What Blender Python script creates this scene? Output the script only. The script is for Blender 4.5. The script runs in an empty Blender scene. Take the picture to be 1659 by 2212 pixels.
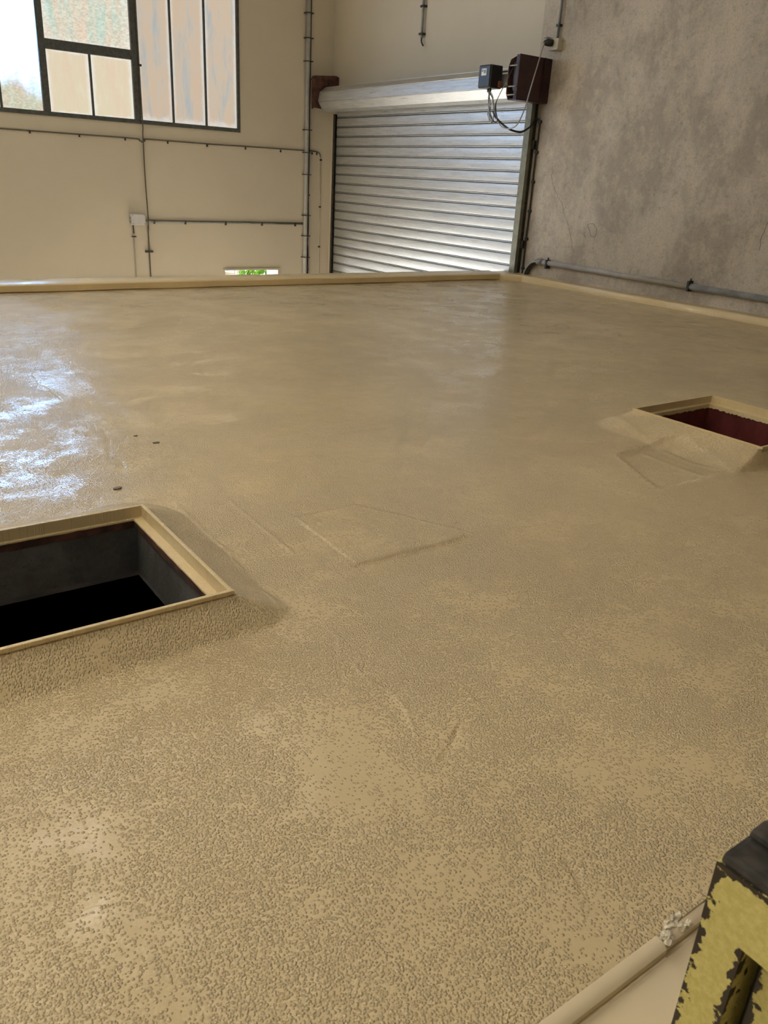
import bpy, bmesh, math, random
import numpy as np
from mathutils import Vector, Matrix

S = bpy.context.scene
COL = S.collection
random.seed(7)

# ------------------------------------------------------------------ camera
cam_d = bpy.data.cameras.new('camera')
cam = bpy.data.objects.new('camera', cam_d)
COL.objects.link(cam)
S.camera = cam
FPX = 1719.14
cam_d.sensor_fit = 'VERTICAL'
cam_d.sensor_height = 36.0
cam_d.sensor_width = 27.0
cam_d.lens = FPX / 2212.0 * 36.0
cam_d.clip_start = 0.02
cam_d.clip_end = 300
cam_d.dof.use_dof = True
cam_d.dof.focus_distance = 3.2
cam_d.dof.aperture_fstop = 13.0
_p, _r, _y = (math.radians(a) for a in (22.5667, 3.32747, 36.37581))
_F = Vector((math.sin(_y) * math.cos(_p), math.cos(_y) * math.cos(_p), -math.sin(_p)))
_rt = Vector((math.cos(_y), -math.sin(_y), 0))
_up = _rt.cross(_F)
_R = _rt * math.cos(_r) + _up * math.sin(_r)
_U = _up * math.cos(_r) - _rt * math.sin(_r)
M = Matrix((( _R.x, _U.x, -_F.x, 0), (_R.y, _U.y, -_F.y, 0), (_R.z, _U.z, -_F.z, 1.0), (0, 0, 0, 1)))
cam.matrix_world = M

# ------------------------------------------------------------------ world, sun, exposure
W = bpy.data.worlds.new('world')
S.world = W
W.use_nodes = True
bg = W.node_tree.nodes['Background']
bg.inputs[0].default_value = (0.74, 0.84, 1.0, 1)
bg.inputs[1].default_value = 24.0

sun_d = bpy.data.lights.new('sun', 'SUN')
sun = bpy.data.objects.new('sun', sun_d)
COL.objects.link(sun)
sun_d.energy = 60
sun_d.color = (1, .96, .9)
sun_d.angle = math.radians(.6)
sun.rotation_euler = Vector((0.35, -0.72, -0.62)).to_track_quat('-Z', 'Y').to_euler()

S.view_settings.view_transform = 'Standard'
S.view_settings.look = 'None'
S.view_settings.exposure = -0.05
S.view_settings.gamma = 1.0
S.view_settings.use_curve_mapping = False
S.cycles.use_denoising = True
S.cycles.use_adaptive_sampling = True
S.cycles.adaptive_threshold = 0.025
S.cycles.caustics_reflective = False
S.cycles.caustics_refractive = False
S.cycles.max_bounces = 5
S.cycles.diffuse_bounces = 4
S.cycles.glossy_bounces = 3
S.cycles.transmission_bounces = 2
S.cycles.sample_clamp_indirect = 3.0

# brightness of the daylight through the glazing, real panes and added fill alike
CLEAR_GLASS = 18.0
WASHED_GLASS = 1.5
ROOF_GLASS = 10.0
NEAR_ROOF_FILL = 24.0
SIDE_FILL = 0.6
WINDOW_FILL = 11.0

# room
XW, YW, ZF, ZC = 7.02, 11.44, -3.0, 4.6
XL, YB = -6.0, -6.0
ZL = -.052                      # step below the slab edge

# ------------------------------------------------------------------ helpers
class NT:
    def __init__(s, name):
        s.m = bpy.data.materials.new(name)
        s.m.use_nodes = True
        s.t = s.m.node_tree
        s.t.nodes.clear()
        s.out = s.t.nodes.new('ShaderNodeOutputMaterial')
    def n(s, typ, ins=None, **kw):
        nd = s.t.nodes.new('ShaderNode' + typ)
        for k, v in kw.items():
            setattr(nd, k, v)
        for k, v in (ins or {}).items():
            s.put(nd.inputs[k], v)
        return nd
    def put(s, sock, v):
        if isinstance(v, bpy.types.NodeSocket):
            s.t.links.new(v, sock)
        elif isinstance(v, (tuple, list)) and len(v) == 3 and sock.type == 'RGBA':
            sock.default_value = (*v, 1)
        else:
            sock.default_value = v
    def math(s, op, a, b=0.0, c=0.0, clamp=False):
        nd = s.n('Math', operation=op, use_clamp=clamp)
        s.put(nd.inputs[0], a); s.put(nd.inputs[1], b); s.put(nd.inputs[2], c)
        return nd.outputs[0]
    def mix(s, f, a, b, typ='MIX'):
        nd = s.n('MixRGB', blend_type=typ)
        s.put(nd.inputs[0], f); s.put(nd.inputs[1], a); s.put(nd.inputs[2], b)
        return nd.outputs[0]
    def ramp(s, f, pts):
        nd = s.n('ValToRGB')
        e = nd.color_ramp.elements
        while len(e) < len(pts):
            e.new(.5)
        for el, (p, c) in zip(e, pts):
            el.position = p
            el.color = (*c, 1) if len(c) == 3 else c
        s.put(nd.inputs[0], f)
        return nd.outputs[0]
    def fr(s, f, a, b, lo=0.0, hi=1.0):
        nd = s.n('MapRange')
        nd.interpolation_type = 'SMOOTHSTEP'
        s.put(nd.inputs[0], f)
        for i, v in zip((1, 2, 3, 4), (a, b, lo, hi)):
            s.put(nd.inputs[i], v)
        return nd.outputs[0]
    def pos(s, scale=(1, 1, 1)):
        g = s.n('NewGeometry')
        mp = s.n('Mapping')
        s.put(mp.inputs[0], g.outputs['Position'])
        mp.inputs['Scale'].default_value = scale
        return mp.outputs[0]
    def noise(s, vec, scale, detail=3, rough=.55, dist=0.0):
        nd = s.n('TexNoise', {'Scale': scale, 'Detail': detail, 'Roughness': rough, 'Distortion': dist})
        s.put(nd.inputs['Vector'], vec)
        return nd.outputs[0]
    def bump(s, h, dist, strength=1.0, normal=None):
        nd = s.n('Bump', {'Strength': strength, 'Distance': dist, 'Height': h})
        if normal is not None:
            s.put(nd.inputs['Normal'], normal)
        return nd.outputs[0]
    def bsdf(s, color, rough=.5, metal=0.0, normal=None, **kw):
        b = s.n('BsdfPrincipled')
        s.put(b.inputs['Base Color'], color)
        s.put(b.inputs['Roughness'], rough)
        s.put(b.inputs['Metallic'], metal)
        if normal is not None:
            s.put(b.inputs['Normal'], normal)
        for k, v in kw.items():
            s.put(b.inputs[k.replace('_', ' ')], v)
        s.t.links.new(b.outputs[0], s.out.inputs[0])
        return s.m

MAT = {}
def simple(name, col, rough=.5, metal=0.0, var=.12, scale=25, bump=0.0):
    t = NT(name)
    p = t.pos()
    nz = t.noise(p, scale, 4)
    c = t.mix(t.fr(nz, .3, .7), tuple(x * (1 - var) for x in col), tuple(min(1, x * (1 + var)) for x in col))
    nm = t.bump(nz, bump) if bump else None
    MAT[name] = t.bsdf(c, rough, metal, nm)
    return MAT[name]

def mesh_obj(name, verts, faces, mat, parent=None, smooth=False):
    me = bpy.data.meshes.new(name)
    me.from_pydata([tuple(v) for v in verts], [], faces)
    me.update()
    if smooth:
        for p in me.polygons:
            p.use_smooth = True
        me.set_sharp_from_angle(angle=math.radians(28))
    o = bpy.data.objects.new(name, me)
    if mat is not None:
        me.materials.append(MAT[mat] if isinstance(mat, str) else mat)
    COL.objects.link(o)
    if parent is not None:
        o.parent = parent
        o.matrix_parent_inverse = Matrix.Translation(-Vector(parent.location))
    return o

def bm_obj(name, bm, mat, parent=None, smooth=False, bevel=0.0):
    if bevel:
        bmesh.ops.bevel(bm, geom=list(bm.edges), offset=bevel, segments=2, affect='EDGES', profile=.6)
    bmesh.ops.recalc_face_normals(bm, faces=list(bm.faces))
    me = bpy.data.meshes.new(name)
    bm.to_mesh(me)
    bm.free()
    if smooth:
        for p in me.polygons:
            p.use_smooth = True
    o = bpy.data.objects.new(name, me)
    me.materials.append(MAT[mat] if isinstance(mat, str) else mat)
    COL.objects.link(o)
    if parent is not None:
        o.parent = parent
        o.matrix_parent_inverse = Matrix.Translation(-Vector(parent.location))
    return o

def add_box(bm, a, b, mat=None):
    (x0, y0, z0), (x1, y1, z1) = a, b
    v = [bm.verts.new(c) for c in ((x0,y0,z0),(x1,y0,z0),(x1,y1,z0),(x0,y1,z0),(x0,y0,z1),(x1,y0,z1),(x1,y1,z1),(x0,y1,z1))]
    for f in ((0,3,2,1),(4,5,6,7),(0,1,5,4),(1,2,6,5),(2,3,7,6),(3,0,4,7)):
        bm.faces.new([v[i] for i in f])
    if mat is not None:
        for q in v:
            q.co = mat @ q.co
    return v

def box(name, a, b, mat, parent=None, bevel=0.0):
    bm = bmesh.new()
    add_box(bm, a, b)
    return bm_obj(name, bm, mat, parent, bevel=bevel)

def smooth_path(pts, sub=6):
    P = [Vector(p) for p in pts]
    if len(P) < 3:
        return P
    out = []
    for i in range(len(P) - 1):
        p0, p1, p2, p3 = P[max(i-1, 0)], P[i], P[i+1], P[min(i+2, len(P)-1)]
        for k in range(sub):
            t = k / sub
            out.append(.5 * ((2*p1) + (p2-p0)*t + (2*p0-5*p1+4*p2-p3)*t*t + (3*p1-p0-3*p2+p3)*t*t*t))
    out.append(P[-1])
    return out

def add_tube(bm, pts, r, seg=10, caps=True):
    P = [Vector(p) for p in pts]
    rings = []
    nrm = None
    for i, p in enumerate(P):
        t = (P[min(i+1, len(P)-1)] - P[max(i-1, 0)]).normalized()
        if nrm is None:
            nrm = t.orthogonal().normalized()
        nrm = (nrm - t * nrm.dot(t)).normalized()
        bn = t.cross(nrm)
        rr = r[i] if isinstance(r, (list, tuple)) else r
        rings.append([bm.verts.new(p + (nrm * math.cos(2*math.pi*k/seg) + bn * math.sin(2*math.pi*k/seg)) * rr) for k in range(seg)])
    for a, b in zip(rings, rings[1:]):
        for k in range(seg):
            bm.faces.new((a[k], a[(k+1) % seg], b[(k+1) % seg], b[k]))
    if caps:
        bm.faces.new(list(reversed(rings[0])))
        bm.faces.new(rings[-1])

def tube(name, pts, r, mat, parent=None, seg=10, sm=0):
    bm = bmesh.new()
    add_tube(bm, smooth_path(pts, sm) if sm else pts, r, seg)
    return bm_obj(name, bm, mat, parent, smooth=True)

def tag(o, label, cat, group=None):
    o['label'] = label
    o['category'] = cat
    if group:
        o['group'] = group
    return o

def thing(name, loc, label, cat, group=None):
    o = bpy.data.objects.new(name, None)
    o.empty_display_size = .05
    o.location = loc
    COL.objects.link(o)
    return tag(o, label, cat, group)

def struct(o, label, cat):
    o['kind'] = 'structure'
    return tag(o, label, cat)

def noise2(x, y, seed=0):
    """cheap smooth value noise on numpy arrays"""
    rs = np.random.RandomState(seed)
    g = rs.rand(64, 64)
    xi, yi = np.floor(x).astype(int), np.floor(y).astype(int)
    fx, fy = x - xi, y - yi
    fx, fy = fx*fx*(3-2*fx), fy*fy*(3-2*fy)
    a, b = g[xi % 64, yi % 64], g[(xi+1) % 64, yi % 64]
    c, d = g[xi % 64, (yi+1) % 64], g[(xi+1) % 64, (yi+1) % 64]
    return (a*(1-fx)+b*fx)*(1-fy) + (c*(1-fx)+d*fx)*fy - .5

# ------------------------------------------------------------------ materials
def make_floor_mat(name, col, granules=1.0):
    t = NT(name)
    p = t.pos()
    low = t.noise(p, 0.9, 3)
    mid = t.noise(p, 5.0, 4)
    c = t.mix(t.fr(low, .35, .65), tuple(x * .93 for x in col), tuple(min(1, x * 1.05) for x in col))
    c = t.mix(t.math('MULTIPLY', t.fr(mid, .52, .75), .22), c, (col[0]*.86, col[1]*.84, col[2]*.84))
    # faint scuffs and grime dragged along the floor
    drag = t.noise(t.pos((1.2, 3.6, 1)), 3.2, 5, .65, .6)
    c = t.mix(t.math('MULTIPLY', t.fr(drag, .58, .72), .16), c, (col[0]*.6, col[1]*.58, col[2]*.56))
    # roller granules: round beads, sparse here and crowded there
    dens = t.fr(t.noise(p, 3.6, 3, .7), .33, .60, .14, 1.0)
    def beads(scale, rad, shift):
        mp = t.n('Mapping'); t.put(mp.inputs[0], p)
        mp.inputs['Location'].default_value = (shift, shift * .7, 0)
        mp.inputs['Scale'].default_value = (1, 1, 0)
        vo = t.n('TexVoronoi', {'Scale': scale, 'Randomness': 1.0}, feature='F1', voronoi_dimensions='2D')
        t.put(vo.inputs['Vector'], mp.outputs[0])
        cs = t.n('SeparateXYZ'); t.put(cs.inputs[0], vo.outputs['Color'])
        on = t.fr(t.math('SUBTRACT', dens, cs.outputs[0]), -.02, .02)
        rr = t.math('MULTIPLY', t.math('ADD', .65, t.math('MULTIPLY', cs.outputs[1], .55)), rad)
        q = t.math('DIVIDE', vo.outputs['Distance'], rr)
        dome = t.math('MAXIMUM', t.math('SUBTRACT', 1.0, t.math('MULTIPLY', q, q)), 0.0)
        return t.math('MULTIPLY', t.math('MULTIPLY', dome, on), rr)
    g = t.math('MAXIMUM', beads(145.0, .40, 0.0), beads(190.0, .40, 3.37))
    peel = t.noise(p, 210.0, 1, .5)
    g = t.math('ADD', g, t.math('MULTIPLY', t.math('MULTIPLY', peel, dens), .32))
    wav = t.noise(p, 12.0, 2, .5)
    n1 = t.bump(wav, .0020)
    nm = t.bump(g, .0052 * granules, 1.0, n1)
    rough = t.math('ADD', .12, t.math('MULTIPLY', t.fr(t.noise(p, 2.2, 5, .7), .35, .7), .14))
    MAT[name] = t.bsdf(c, rough, 0, nm, Specular_IOR_Level=.5)
make_floor_mat('resin', (.62, .49, .29))
make_floor_mat('kerb_resin', (.68, .53, .29), .35)

def make_plaster(name, col, bump=.0012):
    t = NT(name)
    p = t.pos()
    a = t.noise(p, .7, 3)
    b = t.noise(p, 14, 5)
    c = t.mix(t.fr(a, .3, .7), tuple(x*.95 for x in col), tuple(min(1, x*1.03) for x in col))
    spots = t.fr(t.noise(p, 60, 2), .76, .8)
    c = t.mix(t.math('MULTIPLY', spots, .35), c, tuple(x*.5 for x in col))
    nm = t.bump(t.math('ADD', b, t.math('MULTIPLY', t.noise(p, 70, 3), .4)), bump)
    MAT[name] = t.bsdf(c, .62, 0, nm, Specular_IOR_Level=.3)
make_plaster('cream_paint', (.62, .555, .435))
make_plaster('fascia_paint', (.76, .64, .45), .0008)

def make_concrete(name, dark, light, warm):
    t = NT(name)
    p = t.pos()
    pv = t.pos((1, 1, .75))
    a = t.noise(pv, 1.3, 6, .66)
    b = t.noise(pv, 7.5, 6, .78)
    f = t.noise(p, 45, 6, .7)
    c = t.mix(t.fr(a, .40, .60), dark, light)
    c = t.mix(t.math('MULTIPLY', t.fr(b, .46, .66), .55), c, warm)
    c = t.mix(t.math('MULTIPLY', t.fr(t.noise(pv, 3.1, 6, .75, .3), .5, .68), .4), c, tuple(x*.72 for x in dark))
    c = t.mix(t.math('MULTIPLY', t.fr(f, .40, .65), .30), c, tuple(x*.5 for x in light))
    c = t.mix(t.math('MULTIPLY', t.fr(t.noise(p, 19, 6, .8), .52, .70), .45), c, tuple(x*.52 for x in dark))
    nm = t.bump(t.math('ADD', f, t.math('MULTIPLY', b, .8)), .004)
    MAT[name] = t.bsdf(c, .85, 0, nm, Specular_IOR_Level=.25)
make_concrete('concrete', (.36, .31, .26), (.55, .485, .40), (.58, .51, .38))
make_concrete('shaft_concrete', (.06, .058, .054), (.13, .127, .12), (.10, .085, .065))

def make_steel():
    t = NT('slat_steel')
    p = t.pos((1, .35, 6))
    g = t.n('NewGeometry')
    st = t.noise(p, 9, 6, .7)
    col = t.mix(t.fr(st, .3, .7), (.54, .55, .55), (.70, .71, .70))
    sep = t.n('SeparateXYZ'); t.put(sep.inputs[0], g.outputs['Position'])
    # dark scuffs rubbed along the upper slats
    sc = t.fr(t.noise(t.pos((1, .9, 24)), 3.2, 5, .75), .62, .67)
    sc = t.math('MULTIPLY', sc, t.fr(sep.outputs[2], .9, 1.5))
    col = t.mix(t.math('MULTIPLY', sc, .85), col, (.07, .06, .055))
    rust = t.fr(t.noise(t.pos((1, 2.4, 30)), 2.4, 5, .7), .645, .70)
    rust = t.math('MULTIPLY', rust, t.fr(sep.outputs[2], -.1, .4))
    col = t.mix(t.math('MULTIPLY', rust, .7), col, (.35, .16, .06))
    met = t.math('SUBTRACT', .92, t.math('MULTIPLY', t.math('MAXIMUM', sc, rust), .7))
    ro = t.math('ADD', .38, t.math('MULTIPLY', st, .16))
    nm = t.bump(t.noise(t.pos((1, 1, 1)), 7, 3), .004)
    MAT['slat_steel'] = t.bsdf(col, ro, met, nm)
make_steel()

simple('window_steel', (.075, .078, .072), .5, .3, .25, 30)
simple('dark_steel', (.05, .045, .035), .55, .5, .4, 30)
simple('guide_green', (.17, .165, .115), .5, .2, .2, 12)
simple('maroon_paint', (.028, .006, .0055), .5, 0, .35, 14)
simple('rust_plate', (.07, .028, .018), .7, .1, .5, 18)
simple('black_rubber', (.014, .013, .012), .5, 0, .2, 40)
simple('black_plastic', (.022, .022, .021), .42, 0, .2, 30)
simple('grey_pvc', (.36, .35, .33), .4, 0, .1, 9)
simple('dark_pvc', (.22, .22, .21), .45, 0, .25, 8)
simple('painted_pvc', (.55, .50, .38), .45, 0, .08, 9)
simple('cable_brown', (.085, .072, .045), .5, 0, .2, 30)
simple('white_plastic', (.62, .61, .60), .4, 0, .04, 9)
simple('white_label', (.8, .8, .78), .5, 0, .05, 30)
simple('orange_part', (.30, .11, .05), .5, 0, .2, 30)
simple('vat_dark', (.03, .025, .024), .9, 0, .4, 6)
simple('dark_chip', (.17, .13, .085), .7, 0, .3, 60)
simple('mortar', (.62, .55, .42), .8, 0, .3, 60, .004)
simple('bark', (.10, .07, .045), .9, 0, .3, 20)
simple('gravel', (.62, .62, .60), .9, 0, .2, 3)
simple('crack_grey', (.12, .10, .085), .9)
simple('garden_render', (.075, .068, .055), .9, 0, .15, 6)
simple('ceiling_paint', (.78, .74, .64), .8, 0, .05, 2)

def make_wine():
    t = NT('wine_paint')
    p = t.pos()
    a = t.noise(t.pos((1, 1, .5)), 9, 6, .7)
    c = t.mix(t.fr(a, .3, .7), (.075, .015, .014), (.15, .035, .03))
    MAT['wine_paint'] = t.bsdf(c, .38, 0, t.bump(a, .004))
make_wine()

def make_leaf():
    t = NT('leaf')
    p = t.pos()
    c = t.mix(t.fr(t.noise(p, 6, 3), .35, .65), (.010, .030, .004), (.035, .075, .008))
    d = t.n('BsdfDiffuse', {'Color': c})
    tr = t.n('BsdfTranslucent', {'Color': c})
    mx = t.n('MixShader', {0: .5})
    t.t.links.new(d.outputs[0], mx.inputs[1]); t.t.links.new(tr.outputs[0], mx.inputs[2])
    t.t.links.new(mx.outputs[0], t.out.inputs[0])
    MAT['leaf'] = t.m
make_leaf()

def make_glass(name, strength, cols, hammered, edge=.6):
    """obscured glazing lit by the daylight behind it; wash and grime tint what comes through"""
    t = NT(name)
    g = t.pos((1, 1, .22))
    s1 = t.noise(g, 6.5, 6, .65, .3)
    s2 = t.noise(t.pos((1, 1, .3)), 17, 5, .7)
    c = t.ramp(s1, [(.30, cols[0]), (.48, cols[1]), (.62, cols[2])])
    c = t.mix(t.math('MULTIPLY', t.fr(s2, .5, .68), .35), c, cols[3])
    gen = t.n('TexCoord').outputs['Generated']
    sp = t.n('SeparateXYZ'); t.put(sp.inputs[0], gen)
    ex = t.math('MINIMUM', sp.outputs[0], t.math('SUBTRACT', 1.0, sp.outputs[0]))
    ez = t.math('MINIMUM', sp.outputs[2], t.math('SUBTRACT', 1.0, sp.outputs[2]))
    wob = t.math('MULTIPLY', t.math('SUBTRACT', t.noise(t.pos(), 12, 3), .5), .09)
    bare = t.math('MAXIMUM', t.fr(t.math('ADD', ex, wob), .02, .13, 1, 0), t.fr(t.math('ADD', ez, wob), .005, .05, 1, 0))
    c = t.mix(t.math('MULTIPLY', bare, edge), c, (1, 1, .95))
    specks = t.fr(t.noise(t.pos(), 55, 2), .72, .76)
    c = t.mix(t.math('MULTIPLY', specks, .5), c, (1, 1, .95))
    if name == 'glass_clear':           # sun glow fading toward the foot, painted into the emission as a brownish tint
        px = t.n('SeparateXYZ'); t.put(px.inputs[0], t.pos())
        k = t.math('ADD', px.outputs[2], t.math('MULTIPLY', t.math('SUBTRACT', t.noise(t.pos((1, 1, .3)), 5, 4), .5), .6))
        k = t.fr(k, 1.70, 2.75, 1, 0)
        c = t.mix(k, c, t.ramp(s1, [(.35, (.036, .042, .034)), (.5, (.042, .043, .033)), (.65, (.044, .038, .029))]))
    if hammered:
        h = t.noise(t.pos((1, 1, 1.7)), 34, 2, .5)
        c = t.mix(1.0, c, t.ramp(h, [(.3, (.72,)*3), (.7, (1.0,)*3)]), 'MULTIPLY')
    em = t.n('Emission', {'Color': c, 'Strength': strength})
    gl = t.n('BsdfGlossy', {'Color': (.05, .05, .05), 'Roughness': .2})
    ad = t.n('AddShader')
    t.t.links.new(em.outputs[0], ad.inputs[0]); t.t.links.new(gl.outputs[0], ad.inputs[1])
    t.t.links.new(ad.outputs[0], t.out.inputs[0])
    MAT[name] = t.m
make_glass('glass_washed', WASHED_GLASS * .52, [(.52, .58, .60), (.78, .64, .49), (.82, .62, .45), (.64, .68, .66)], False)
make_glass('glass_thin_wash', WASHED_GLASS * .62, [(.80, .74, .50), (.84, .72, .52), (.84, .68, .50), (.9, .85, .66)], False)
make_glass('glass_hammered', WASHED_GLASS * .75, [(.50, .72, .62), (.74, .72, .58), (.86, .68, .52), (.75, .85, .78)], True, .3)
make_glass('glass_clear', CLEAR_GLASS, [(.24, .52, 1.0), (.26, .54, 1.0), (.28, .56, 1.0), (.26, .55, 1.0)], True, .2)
def plain_glass(name, strength, col):
    """evenly glowing glazing, for the far rooflights and for added fill windows"""
    t = NT(name)
    em = t.n('Emission', {'Color': col, 'Strength': strength})
    t.t.links.new(em.outputs[0], t.out.inputs[0])
    MAT[name] = t.m
plain_glass('glass_fill', WINDOW_FILL * .86, (1, .96, .86))
plain_glass('glass_side_fill', SIDE_FILL * .86, (.98, 1, .98))
plain_glass('glass_roof_fill', NEAR_ROOF_FILL * .96, (1, .93, .80))
plain_glass('glass_roof', ROOF_GLASS * .95, (1, .95, .87))

# ------------------------------------------------------------------ structure: slab floor with two hatch openings
H1 = (.100, .700, 1.555, 2.155)
H2 = (3.085, 3.690, 1.620, 2.257)
RIM = .08
Y0, Y1S = .425, 7.11

def lines_axis(segs, must):
    out = []
    for a, b, d in segs:
        n = max(1, int(round((b - a) / d)))
        out += list(np.linspace(a, b, n + 1)[:-1])
    out.append(segs[-1][1])
    out = np.array(out)
    for m in must:                       # snap a grid line onto each hatch edge
        out[np.argmin(abs(out - m))] = m
    return out
gx = lines_axis([(XL, -.3, .12), (-.3, .75, .0085), (.75, 1.2, .004), (1.2, 1.8, .0085), (1.8, 2.6, .014), (2.6, 3.9, .012), (3.9, 6.88, .04)], [H1[0], H1[1], H2[0], H2[1]])
gy = lines_axis([(Y0, 1.4, .0045), (1.4, 2.5, .0085), (2.5, 4.3, .014), (4.3, Y1S, .045)], [H1[2], H1[3], H2[2], H2[3]])
GX, GY = np.meshgrid(gx, gy, indexing='ij')
Z = .006 * noise2(GX * 1.3, GY * 1.3, 1) + .0025 * noise2(GX * 5, GY * 5, 2)

def apron(Z, h, wl, wr, wf, wb):
    x0, x1, y0, y1 = h
    ux = np.maximum(np.maximum((x0 - GX) / wl, (GX - x1) / wr), 0)
    uy = np.maximum(np.maximum((y0 - GY) / wf, (GY - y1) / wb), 0)
    wob = 1 + .16 * noise2(GX * 9, GY * 9, 5)
    u = np.sqrt(ux**2 + uy**2) * wob
    a = np.clip(1 - u, 0, 1)
    a = np.where(u < .0001, 1, a)
    k = np.clip(a * 6, 0, 1)
    return Z * (1 - k) + RIM * np.where(a < .12, a * a * 4.2, a * .92 + .08 * a ** 3 - .05 * (1 - a))
Z = apron(Z, H1, .12, .16, .085, .24)
Z = apron(Z, H2, .19, .10, .035, .16)

def stroke(pts, amp, w):
    global Z
    P = np.array(pts)
    pad = w * 4
    ix = np.where((gx > P[:, 0].min() - pad) & (gx < P[:, 0].max() + pad))[0]
    iy = np.where((gy > P[:, 1].min() - pad) & (gy < P[:, 1].max() + pad))[0]
    if not len(ix) or not len(iy):
        return
    sl = (slice(ix[0], ix[-1] + 1), slice(iy[0], iy[-1] + 1))
    X, Y = GX[sl], GY[sl]
    X = X + .006 * noise2(X * 40, Y * 40, 9)
    Y = Y + .006 * noise2(X * 40 + 7, Y * 40, 10)
    d = np.full(X.shape, 9.0)
    for a, b in zip(P, P[1:]):
        ab = b - a
        tt = np.clip(((X - a[0]) * ab[0] + (Y - a[1]) * ab[1]) / (ab @ ab), 0, 1)
        d = np.minimum(d, np.hypot(X - a[0] - tt * ab[0], Y - a[1] - tt * ab[1]))
    Z[sl] += amp * np.exp(-(d / w) ** 2) * (1 + .5 * noise2(X * 30, Y * 30, 4))

RIDGES = [
 [(0.866,2.320),(0.861,2.265),(0.864,2.230),(0.859,2.078),(0.859,2.021),(0.856,1.978),(0.859,1.930),(0.859,1.874),(0.844,1.832),(0.846,1.792)],
 [(0.831,1.631),(0.832,1.572),(0.821,1.515),(0.806,1.478),(0.791,1.430)],
 [(1.029,2.254),(1.025,2.119),(1.024,2.057),(1.021,1.995),(1.022,1.952),(1.019,1.860),(1.013,1.804)],
 [(1.144,1.949),(1.145,2.030),(1.284,2.021),(1.368,2.031),(1.410,1.946),(1.460,1.876),(1.486,1.799),(1.554,1.705),(1.561,1.661)],
 [(1.144,1.949),(1.192,1.955)],
 [(0.889,1.420),(0.889,1.361),(0.858,1.301)],
 [(0.860,1.247),(0.855,1.206),(0.854,1.159),(0.868,1.122),(0.863,1.091),(0.862,1.048),(0.845,1.014),(0.834,0.983),(0.822,0.956)],
 [(1.010,1.052),(1.004,1.003),(1.003,0.954)],
 [(0.843,0.816),(0.831,0.794)],
]
GROOVES = [
 [(1.136,1.651),(1.205,1.650),(1.292,1.647),(1.367,1.645),(1.444,1.640),(1.517,1.642)],
 [(0.935,0.960),(0.897,0.940),(0.870,0.914),(0.849,0.908),(0.833,0.890)],
 [(1.008,0.833),(1.014,0.822),(1.036,0.818)],
 [(1.007,0.683),(1.029,0.682)],
 [(0.851,0.600),(0.843,0.581),(0.837,0.562),(0.826,0.538),(0.821,0.523)],
 [(0.919,4.445),(0.877,4.214),(0.863,4.053),(0.887,3.953),(0.877,3.881),(0.880,3.715)],
 [(0.905,3.188),(0.872,3.007),(0.844,2.908),(0.817,2.855),(0.848,2.811),(0.829,2.707)],
 [(1.325,3.577),(1.417,3.537),(1.559,3.631)],
 [(1.336,3.069),(1.477,3.089)],
 [(3.641,4.024),(3.997,4.142),(4.080,3.989)],
 [(3.715,3.711),(3.781,3.625)],
]
for i, q in enumerate(RIDGES):
    stroke(q, .0020, .007 if i < 5 else .0048)
for i, q in enumerate(GROOVES):
    stroke(q, -.006 if i == 0 else (-.0030 if i < 5 else -.0013), .007 if i in (0, 5, 6) else (.0048 if i < 5 else .011))
# the long joint: the strip on its far side lies a few millimetres lower
SEAM = np.array([(1.10, 7.2), (1.076,6.649),(1.075,6.007),(1.060,5.223),(1.053,4.615),(1.049,4.177),(1.050,3.704),(1.069,3.386),(1.054,3.097),(1.03,2.6),(1.0,2.3)])
sx = np.interp(gy, SEAM[::-1, 1], SEAM[::-1, 0])
step = 1 / (1 + np.exp(-(GX - sx[None, :]) / .010))
fade = np.clip((GY - 2.6) / .6, 0, 1)
Z += .0022 * step * fade
# rectangular repair patches: one raised, one sunk
def poly_mask(poly):
    poly = np.array(poly)
    ins = np.zeros(GX.shape, bool)
    j = len(poly) - 1
    for i in range(len(poly)):
        xi, yi = poly[i]; xj, yj = poly[j]
        ins ^= ((yi > GY) != (yj > GY)) & (GX < (xj - xi) * (GY - yi) / (yj - yi + 1e-12) + xi)
        j = i
    return ins
P2 = [(2.644,1.987),(2.783,2.015),(2.904,2.007),(2.970,2.011),(3.03,1.952),(2.935,1.685),(2.92,1.647),(2.787,1.635),(2.587,1.628),(2.459,1.634),(2.566,1.842)]
Z -= .006 * poly_mask(P2)
stroke(P2 + P2[:1], .004, .014)
stroke([(2.775,1.944),(2.760,1.807),(2.762,1.654)], .003, .012)
P1 = [(1.145,2.03),(1.368,2.031),(1.46,1.876),(1.554,1.705),(1.53,1.65),(1.136,1.651)]
Z += .004 * poly_mask(P1)
stroke([(2.92,1.62),(2.86,1.78),(2.90,1.96),(2.95,2.10),(3.02,2.36),(3.25,2.42)], .004, .014)

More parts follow.
